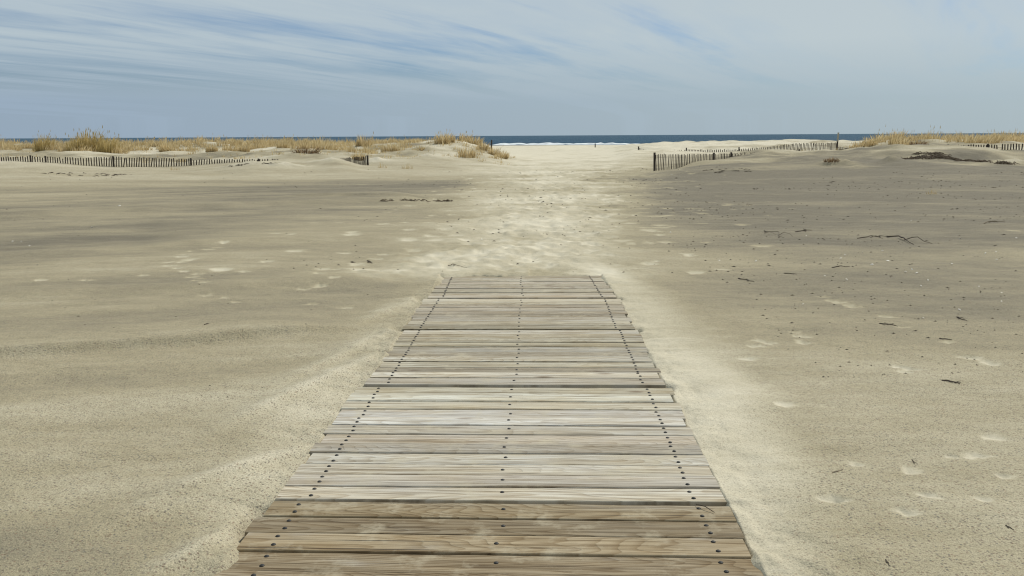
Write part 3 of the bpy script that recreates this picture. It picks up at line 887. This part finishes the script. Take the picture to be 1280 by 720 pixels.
_protos = {}
def tuft(kind, var, px, Y, sc, label, group=None, rz=None, name='grass_tuft', cat='grass tuft', sz=None):
    key = (kind, var)
    x = bearing_x(px, Y); z = ground_z(x, Y)
    if key not in _protos:
        mb, m = tuft_proto(kind, 100 + var * 7 + len(kind)); o = mb.build(name, m); _protos[key] = o
    else:
        o = _protos[key].copy(); o.name = name; link(o)
        for k in ('label', 'group', 'category'):
            if k in o: del o[k]
    o.location = (x, Y, z); o.rotation_euler = (0, 0, random.uniform(-.5, .5) if rz is None else rz)
    o.scale = (sc, sc, sz if sz else sc)
    return tag(o, label, cat, group)


# the ones the eye picks out
tuft('tall', 0, 92, 53, 1.1, 'left lobe of the tallest clump, olive straw grass standing above the sea line', rz=0)
tuft('tall', 1, 108, 53.6, 1.32, 'tallest grass clump of all, its plumes well above the horizon on the left dune', rz=.2)
tuft('tall', 2, 131, 52.6, 1.0, 'leaning olive tuft just right of the tallest clump', rz=.1)
tuft('tall', 0, 48, 54.5, .95, 'narrow upright olive tuft left of the tallest clump', rz=.8)
tuft('straw', 0, 205, 53, 1.0, 'rounded straw tuft with dark foot, right of the tall clumps')
tuft('straw', 1, 262, 52, .85, 'small dark-footed tuft at the lower edge of the grass band')
tuft('straw', 2, 302, 50.5, .85, 'straw tuft low on the slope above the buried end of the left fence')
tuft('brown', 0, 382, 46, 1.2, 'dark brown dead shrub sprawling on the sand below the grass band', name='dead_shrub', cat='shrub', rz=0)
tuft('straw', 3, 447, 44.3, .80, 'brown straw tuft right behind the short fence stub', sz=.75)
tuft('straw', 0, 455, 57, 1.3, 'tall pale tuft on the crest above the short fence stub')
tuft('straw', 1, 486, 51, 1.1, 'lone bushy tuft in the middle of the bare slope, right of the fence stub')
tuft('sparse', 0, 500, 47.5, .9, 'thin wisp below the lone bushy tuft')
tuft('sparse', 1, 524, 48, .9, 'low brown wisp on the bare slope between the fence stub and the mound')
tuft('sparse', 2, 478, 39.5, .8, 'small dry sprig on the flat sand, left one of two below the slope')
tuft('sparse', 3, 508, 39, .8, 'small dry sprig on the flat sand, right one of two below the slope')
tuft('straw', 2, 553, 55, 1.2, 'tuft on the left shoulder of the round mound beside the path')
tuft('straw', 3, 560, 56, 1.15, 'second tuft on the left shoulder of the mound, touching the first')
tuft('straw', 0, 582, 59, 1.1, 'tuft on top of the mound with stalks above the horizon')
tuft('straw', 1, 594, 58, 1.15, 'tuft on the right of the mound top, behind the single post')
tuft('straw', 3, 584, 49, 1.15, 'ragged tuft at the foot of the mound, nearest the path')
tuft('sparse', 1, 594, 48.5, 1.0, 'thin straw wisp beside the ragged tuft at the mound foot')
tuft('straw', 2, 604, 54.5, 1.0, 'tuft just left of the single post')
tuft('straw', 0, 618, 53.5, 1.0, 'brown tuft at the foot of the single post')
tuft('straw', 1, 628, 53, .9, 'last tuft of the left dune, at the very edge of the beach path')
tuft('sparse', 0, 214, 40, .75, 'dry brown sprig in front of the left fence')
tuft('sparse', 2, 178, 45.5, .8, 'dry sprig just above the middle of the left fence')
tuft('straw', 0, 1085, 49.5, .95, 'tuft at the left end of the right dune grass, highest against the sea')
tuft('straw', 1, 1073, 49, .90, 'drooping straw tuft on the slope beside the half buried fence stubs')
tuft('straw', 2, 1066, 48.5, .70, 'lowest small tuft of the right dune, beside the fence stubs')
tuft('straw', 3, 1118, 48, .85, 'round isolated straw tuft on the sand crest, right of the leaning stubs')
tuft('brown', 1, 1146, 46, .75, 'dark twiggy shrub on the crest left of the right-hand fence', name='dead_shrub', cat='shrub', sz=.9)
tuft('straw', 0, 1266, 50, .9, 'straw tuft standing alone on pale sand near the right edge')
tuft('brown', 2, 1040, 34.75, .55, 'dead brown weed on a small pale hummock in front of the pole', name='dead_shrub', cat='shrub', sz=.5)
tuft('sparse', 3, 1166, 22.5, .42, 'tiny upright dead sprig on the dark flat sand at right')


def grass_band(name, label, places, seed, m):
    rnd = random.Random(seed); mb = MB()
    for x, y, n, h, sp in places:
        z = ground_z(x, y)
        blades(mb, x, y, z, n, h, sp, rnd, .015, .45, (.22, 0), .02 if h > .5 else 0)
    tag(mb.build(name, m), label, 'dune grass', kind='stuff')


_rg = random.Random(12)
left = []
for i in range(640):
    px = _rg.uniform(-260, 545); Y = _rg.uniform(51.5, 70)
    lo = 51 + 1.5 * math.sin(px * .05) + 2.2 * math.sin(px * .021 + 1)
    if px > 440: lo += (px - 440) * .07
    if Y < lo: continue
    if vnoise(np.array([px * .03]), np.array([Y * .25]), 6)[0] < -.24: continue
    left.append((bearing_x(px, Y), Y, _rg.randint(55, 95), _rg.uniform(.42, .82) * (.75 if px > 440 else 1), _rg.uniform(.3, .6)))
grass_band('grass', 'band of straw coloured beach grass along the left dune crest', left, 31, M_STRAW)
scat = []
for i in range(230):
    px = _rg.uniform(-100, 640); Y = _rg.uniform(44.5, 56)
    if abs(px - 100) < 60: continue
    scat.append((bearing_x(px, Y), Y, _rg.randint(4, 18), _rg.uniform(.15, .45), _rg.uniform(.12, .4)))
for i in range(46):
    px = _rg.uniform(465, 640); Y = _rg.uniform(48.5, 60)
    scat.append((bearing_x(px, Y), Y, _rg.randint(20, 50), _rg.uniform(.25, .5), _rg.uniform(.2, .4)))
grass_band('grass', 'sparse short grass stalks scattered over the left dune slope', scat, 32, M_STRAW)
right = []
for i in range(360):
    px = _rg.uniform(1090, 1560); Y = _rg.uniform(44.5, 60)
    lo = 45 + 1.0 * math.sin(px * .06) + (2.0 if px < 1160 else 0)
    if Y < lo: continue
    if vnoise(np.array([px * .03]), np.array([Y * .25]), 16)[0] < -.27: continue
    if 1252 < px < 1272 and Y < 49: continue
    right.append((bearing_x(px, Y), Y, _rg.randint(55, 95), _rg.uniform(.42, .86), _rg.uniform(.3, .55)))
for i in range(18):
    px = _rg.uniform(1000, 1075); Y = _rg.uniform(48.5, 53)
    right.append((bearing_x(px, Y), Y, _rg.randint(10, 20), _rg.uniform(.25, .5), _rg.uniform(.2, .5)))
grass_band('grass', 'thick straw coloured grass along the crest of the right dune', right, 33, M_STRAW)
stalk = MB(); _rs = random.Random(4)
for i in range(60):
    if i < 40: px, Y = _rs.uniform(1085, 1330), _rs.uniform(46, 56)
    elif i < 48: px, Y = _rs.uniform(575, 600), _rs.uniform(57, 60)
    else: px, Y = _rs.uniform(20, 420), _rs.uniform(54, 62)
    x = bearing_x(px, Y); z = ground_z(x, Y)
    blades(stalk, x, Y, z, 2, _rs.uniform(.55, 1.0), .12, _rs, .006, .12, (.12, 0), .7)
tag(stalk.build('grass', M_OLIVE), 'thin seed stalks rising above the dune grass against the sky', 'seed stalks', kind='stuff')


# ------------------------------------------------------------------ driftwood, twigs, wrack, shells
def crooked(mb, a, b, r, rnd, k=7, wob=.12, lift=.01, forks=0):
    a = Vector(a); b = Vector(b); d = b - a; n = Vector((-d.y, d.x, 0))
    pts = []
    for i in range(k + 1):
        t = i / k
        p = a + d * t + n * rnd.uniform(-wob, wob) * math.sin(math.pi * t)
        p.z = ground_z(p.x, p.y) + r * .4 + lift * math.sin(math.pi * t) * rnd.uniform(.5, 1.5)
        pts.append(p)
    mb.tube(pts, [r * (1 - .6 * i / k) for i in range(k + 1)], 6)
    return pts


def twig(px0, py0, px1, py1, r, label, seed, forks=1, m=None, name='twig', cat='twig', lift=None, group=None):
    rnd = random.Random(seed)
    x0, y0 = flat(px0, py0); x1, y1 = flat(px1, py1)
    ln = math.hypot(x1 - x0, y1 - y0)
    lift = ln * .03 if lift is None else lift
    r *= .52
    mb = MB(); p = crooked(mb, (x0, y0, 0), (x1, y1, 0), r, rnd, lift=lift)
    for f in range(forks):
        q = p[rnd.randint(2, 5)]; ang = math.atan2(y1 - y0, x1 - x0) + rnd.choice((-1, 1)) * rnd.uniform(.4, .9)
        l2 = ln * rnd.uniform(.2, .45)
        crooked(mb, q, q + Vector((math.cos(ang) * l2, math.sin(ang) * l2, 0)), r * .6, rnd, 4, .15, lift * 1.6)
    c = p[3].copy()
    mb.v = [(a - c.x, b - c.y, z - c.z) for a, b, z in mb.v]
    o = mb.build(name, m or M_TWIG); o.location = c
    return tag(o, label, cat, group)


tg = 'dead twigs and branches lying on the right-hand sand'
twig(1072, 299.5, 1113, 296, .016, 'left half of the long broken branch on the dark sand at right', 1, 1, group=tg, name='branch', cat='branch')
twig(1109, 296, 1142, 306, .022, 'thicker right half of the long broken branch, dark tip toward the right', 2, 1, group=tg, name='branch', cat='branch')
twig(994, 291.5, 1015, 289, .016, 'short forked dark twig left of the long broken branch', 3, 2, group=tg)
twig(955, 290, 980, 298.5, .010, 'thin crooked twig slanting down, farthest left of the right-hand twigs', 4, 2, group=tg)
twig(1230, 280.5, 1256, 278, .014, 'pale brown twig near the right edge of the sand', 5, 1, group=tg, m=M_TWIGB)
twig(1099, 405, 1122, 407.5, .010, 'dark twig lying in front of pale scuff marks', 6, 1, group=tg)
twig(1196, 397, 1209, 402, .010, 'small dark twig right of the scuffed line', 7, 2, group=tg)
twig(1174, 424, 1190, 426, .009, 'stubby twig in front of a pale footprint, right side', 8, 1, group=tg)
twig(923, 347.5, 943, 352, .012, 'dark twig on the grey sand beyond the right corner of the boards', 9, 1, group=tg)
twig(1177, 477, 1200, 480, .010, 'clump-like dark twig beside white flecks on the near right sand', 10, 3, group=tg)
twig(1040, 592, 1054, 587, .004, 'thin pale straw lying on the near right sand', 11, 0, group=tg, m=M_TWIGB)
twig(1257, 658, 1267, 663, .005, 'small dark twig in the lower right corner area', 12, 1, group=tg)
twig(1107, 702, 1112, 709, .005, 'tiny dark twig at the bottom edge of the sand', 13, 1, group=tg)
twig(1140, 573, 1144, 579, .004, 'tiny dark twig among pale paw prints', 14, 1, group=tg)
twig(1040, 335, 1062, 334, .012, 'dark twig midway over the right-hand sand, flat to the view', 15, 1, group=tg)
twig(980, 341, 996, 342, .011, 'short dark twig left of the flat-lying one on the right-hand sand', 16, 1, group=tg)
twig(459, 327, 465, 330, .014, 'dark curled twig left of the path, short of the boards', 17, 2, group='twigs on the left-hand sand')
twig(256, 414, 261, 412, .008, 'tiny dark sprig on the low ridge of the left sand', 18, 2, group='twigs on the left-hand sand')
twig(560, 330, 584, 334, .008, 'thin twig in the trodden sand just past the boards', 19, 1, group='twigs on the left-hand sand')
# a straw on the near boards
tb = MB(); _a = upto(871, 630, 3.52); 
ax, ay = flat(870, 631, -.015); bx_, by_ = flat(893, 641, -.015)
tb.tube([(ax, ay, -.012), ((ax + bx_) / 2, (ay + by_) / 2 + .003, -.006), (bx_, by_, -.013)], [.0022, .002, .0014], 5)
tag(tb.build('twig', M_TWIG), 'thin dark twig lying across the right end of a near board', 'twig')


def wrack(name, label, cat, cells, seed, m, kind=None, size=.10, height=.06):
    """tangle of dead stems and torn weed"""
    rnd = random.Random(seed); mb = MB()
    for (x, y, n, sp) in cells:
        for _ in range(n):
            a = rnd.uniform(0, 6.28); px = x + rnd.gauss(0, sp); py = y + rnd.gauss(0, sp * .5)
            z = ground_z(px, py); l = size * rnd.uniform(.4, 1.4)
            c, s = math.cos(a) * l, math.sin(a) * l * .7
            h = height * rnd.uniform(.1, 1)
            mb.tube([(px - c, py - s, z), (px - c * .2, py - s * .2 + .01, z + h), (px + c, py + s, z + h * .3)], [.007 * size / .1, .010 * size / .1, .004 * size / .1], 4)
    return tag(mb.build(name, m), label, cat, kind='stuff' if name == 'wrack_and_shade_line' else None)


cells = [(bearing_x(px, Y), Y, int(6 * w * random.uniform(.2, 1.5)), .15) for px in range(1137, 1228, 3)
         for Y, w in [(36.6 - .012 * (px - 1180), 1.0), (37.2, 1.4 if px < 1190 else .3), (37.9, .9 if 1145 < px < 1178 else .0)]]
wrack('seaweed_heap', 'long dark heap of dead seaweed and roots on the right dune face', 'seaweed heap', cells, 5, M_PEAT, size=.15, height=.075)
cells = [(bearing_x(px, 35.5), 35.5, 8, .14) for px in range(1244, 1264, 4)]
wrack('seaweed_heap', 'smaller dark tangle of roots near the right edge, below the fence', 'seaweed heap', cells, 6, M_PEAT, size=.15, height=.12)
cells = [(bearing_x(px, 37), 37, 7, .12) for px in range(1120, 1136, 4)]
wrack('seaweed_heap', 'small dark weed tuft just left of the long seaweed heap', 'seaweed heap', cells, 7, M_PEAT, size=.14, height=.10)
cells = [(bearing_x(px, 36.5), 36.5 + .5 * math.sin(px * .3), 2, .16) for px in range(52, 150, 5) if not 90 < px < 98]
wrack('wrack_and_shade_line', 'broken dark line of dry weed on the sand below the left fence', 'wrack line', cells, 8, M_TWIG, size=.12, height=.05)
cells = []
for px in list(range(478, 498, 4)) + list(range(504, 522, 3)) + list(range(527, 535, 2)) + list(range(545, 564, 2)):
    x, y = flat(px, 254 - (px - 478) * .03); cells.append((x, y, 2, .05))
wrack('wrack_and_shade_line', 'thin dark strand standing in for the shaded edge of a low scarp left of the path', 'wrack line', cells, 9, M_PEAT, size=.08, height=.045)  # dark stems laid along the low scarp in place of its shade
cells = [(bearing_x(px, 38.5), 38.5, 4, .12) for px in (288, 296, 302, 330, 338)]
wrack('wrack_and_shade_line', 'scattered dark roots on the drift burying the left fence', 'wrack line', cells, 10, M_TWIG, size=.12, height=.06)
cells = [(bearing_x(px, 33), 33 + .5 * math.sin(px), 2, .15) for px in range(888, 940, 5)]
wrack('wrack_and_shade_line', 'dark broken weed line at the dune foot in front of the nearer right-hand fence', 'wrack line', cells, 14, M_TWIG, size=.11, height=.04)

# fine dark litter on the sand: uncountable
rnd = random.Random(77); lit = MB()
for i in range(2800):
    u = rnd.random()
    if u < .26:
        y = 9.9 + 30 * rnd.random() ** 1.5; c = np.interp(y, [9.7, 14, 21, 34, 55], [-.1, .5, 1.1, 1.6, 2.9]); x = c + rnd.gauss(0, .9 + .05 * y); r = .012 + .0008 * y
    elif u < .90:
        y = 5.5 + 26 * rnd.random() ** 1.2; x = rnd.uniform(1.4 + .06 * y, .62 * y + .8); r = .007 + .0010 * y
    else:
        y = 4 + 34 * rnd.random(); x = -rnd.uniform(1.3, .62 * y + .8); r = .006 + .0008 * y
    r *= rnd.uniform(.2, .85)
    if vnoise(np.array([x * .30]), np.array([y * .55]), 8)[0] < .02 and rnd.random() < .8: continue
    z = ground_z(x, y)
    a = rnd.uniform(-.6, .6); l = r * rnd.uniform(1, 3.4)
    vs = []
    for k in range(6):
        t = k / 6 * 6.283
        ex, ey = math.cos(t) * l * rnd.uniform(.6, 1), math.sin(t) * r * rnd.uniform(.6, 1)
        vs.append((x + ex * math.cos(a) - ey * math.sin(a), y + ex * math.sin(a) + ey * math.cos(a), z - .004))
    vs.append((x, y, z + r * .7))
    lit.add(vs, [(k, (k + 1) % 6, 6) for k in range(6)])
tag(lit.build('plant_litter', M_TWIG), 'fine dark bits of dead weed strewn over the sand', 'litter', kind='stuff')


# white shells
def shell_mesh():
    mb = MB(); vs, fs = [], []
    n, k = 9, 5
    for i in range(k):
        for j in range(n):
            u = i / (k - 1); v = (j / (n - 1) - .5) * 2.3
            rad = u * (1 + .05 * math.cos(v * 14))
            vs.append((math.sin(v) * rad * .5, (math.cos(v) * rad - .4) * .5, .22 * math.sin(math.pi * min(1, u * .9 + .1)) * math.cos(v * .6) + .02))
    for i in range(k - 1):
        for j in range(n - 1):
            fs.append((i*n + j, i*n + j + 1, (i+1)*n + j + 1, (i+1)*n + j))
    mb.add(vs, fs)
    return mb


SH = [(1078,316),(1056,319),(1004,380),(838,291),(1103,314),(1051,323),(1140,337),(1146,341),(1252,365),(1058,349),(1232,317),(1245,316),(1199,386),
      (1252,377),(1139,276),(1154,398),(1031,345),(1008,296),(1151,357),(1132,340),(899,326),(945,326),(1110,325),(1224,358),(1190,330),(1270,300),(1200,300),(1090,330),(1160,350),(1246,324),
      (27,302),(16,302),(37,308),(115,286),(602,298),(150,264),(840,221)]
s0 = None
for i, (px, py) in enumerate(SH):
    x, y = flat(px, py)
    if s0 is None: o = s0 = shell_mesh().build('seashell', M_SHELL, smooth=True)
    else: o = s0.copy(); link(o)
    o.location = (x, y, ground_z(x, y) + .004); o.rotation_euler = (random.uniform(-.3, .3), random.uniform(-.3, .3), random.uniform(0, 6))
    sc = random.uniform(.020, .038) * (.5 + y / 14); o.scale = (sc, sc, sc)
    if px > 640: tag(o, 'small white shell on the grey sand right of the path', 'seashell', 'white shells on the right-hand sand')
    else: tag(o, 'small white shell on the smooth sand left of the boardwalk', 'seashell', 'white shells on the left-hand sand')


# ------------------------------------------------------------------ daylight
SUN_AZ, SUN_EL = R(42), R(47)            # to the right of the view, over the sea
w = bpy.data.worlds.new('World'); S.world = w; w.use_nodes = True
nt = w.node_tree; bg = nt.nodes['Background']
sky = N(nt, 'ShaderNodeTexSky'); sky.sky_type = 'NISHITA'; sky.sun_disc = False
sky.sun_elevation = SUN_EL; sky.sun_rotation = SUN_AZ
sky.air_density = 1.0; sky.dust_density = 1.2; sky.ozone_density = 1.5
tc = N(nt, 'ShaderNodeTexCoord')
sx = N(nt, 'ShaderNodeSeparateXYZ'); L(nt, tc.outputs['Generated'], sx.inputs[0])
zc = math_n(nt, 'MAXIMUM', sx.outputs[2], .02)
zc = math_n(nt, 'ADD', zc, .05)
cu = math_n(nt, 'DIVIDE', sx.outputs[0], zc); cv = math_n(nt, 'DIVIDE', sx.outputs[1], zc)
cb = N(nt, 'ShaderNodeCombineXYZ'); L(nt, cu, cb.inputs[0]); L(nt, cv, cb.inputs[1])
ph = R(27)                                # the streaks of cirrus run towards this bearing
ca = math_n(nt, 'ADD', math_n(nt, 'MULTIPLY', cu, math.sin(ph)), math_n(nt, 'MULTIPLY', cv, math.cos(ph)))
cbn = math_n(nt, 'SUBTRACT', math_n(nt, 'MULTIPLY', cu, math.cos(ph)), math_n(nt, 'MULTIPLY', cv, math.sin(ph)))
def streak(sa, sb, off, det, rough, dist):
    c = N(nt, 'ShaderNodeCombineXYZ'); L(nt, math_n(nt, 'MULTIPLY_ADD', ca, sa, off), c.inputs[0]); L(nt, math_n(nt, 'MULTIPLY', cbn, sb), c.inputs[1])
    return noise(nt, c.outputs[0], 1.0, det, rough, dist)
n1 = streak(.16, .62, 5.3, 6, .58, .7)
n2 = streak(.30, 2.2, 1.0, 5, .6, 1.0)
n3 = streak(.07, .16, 9.0, 2, .5, .3)
cl = math_n(nt, 'ADD', math_n(nt, 'ADD', math_n(nt, 'MULTIPLY', n1, .50), math_n(nt, 'MULTIPLY', n2, .20)), math_n(nt, 'MULTIPLY', n3, .30))
cover = ramp(nt, cl, [(.355, .0), (.42, .50), (.475, .86), (.55, 1.0)])
el = sx.outputs[2]
low = ramp(nt, el, [(.0, .95), (.04, .86), (.075, 0.0)])       # the thin veil evens out low over the sea
cover = math_n(nt, 'MAXIMUM', cover, low)
cover = math_n(nt, 'MULTIPLY', cover, .92)
blue = mixc(nt, 1.0, sky.outputs[0], (.44, .59, .82), 'MULTIPLY')
side = math_n(nt, 'MULTIPLY_ADD', sx.outputs[0], 1.0, .5, clamp=True)
lowc = mixc(nt, side, (3.3, 4.25, 5.35), (4.2, 5.1, 5.55))
hic = mixc(nt, side, (5.1, 5.9, 6.25), (5.25, 5.95, 6.15))
veil = mixc(nt, ramp(nt, el, [(.035, 0.0), (.095, 1.0)]), lowc, hic)
L(nt, mixc(nt, cover, blue, veil), bg.inputs[0])
bg.inputs[1].default_value = .1

sl = bpy.data.lights.new('sun', 'SUN'); so = bpy.data.objects.new('sun', sl); COL.objects.link(so)
sl.energy = 3.6; sl.angle = R(.55); sl.color = (1, .955, .86)
d = Vector((math.sin(SUN_AZ) * math.cos(SUN_EL), math.cos(SUN_AZ) * math.cos(SUN_EL), math.sin(SUN_EL)))
so.rotation_euler = d.to_track_quat('Z', 'Y').to_euler()
so.location = d * 50

vs = S.view_settings
vs.view_transform = 'Standard'; vs.look = 'None'; vs.exposure = 0; vs.gamma = 1; vs.use_curve_mapping = False
S.render.resolution_x, S.render.resolution_y = 1024, 576
S.cycles.max_bounces = 4
S.cycles.filter_width = 1.15
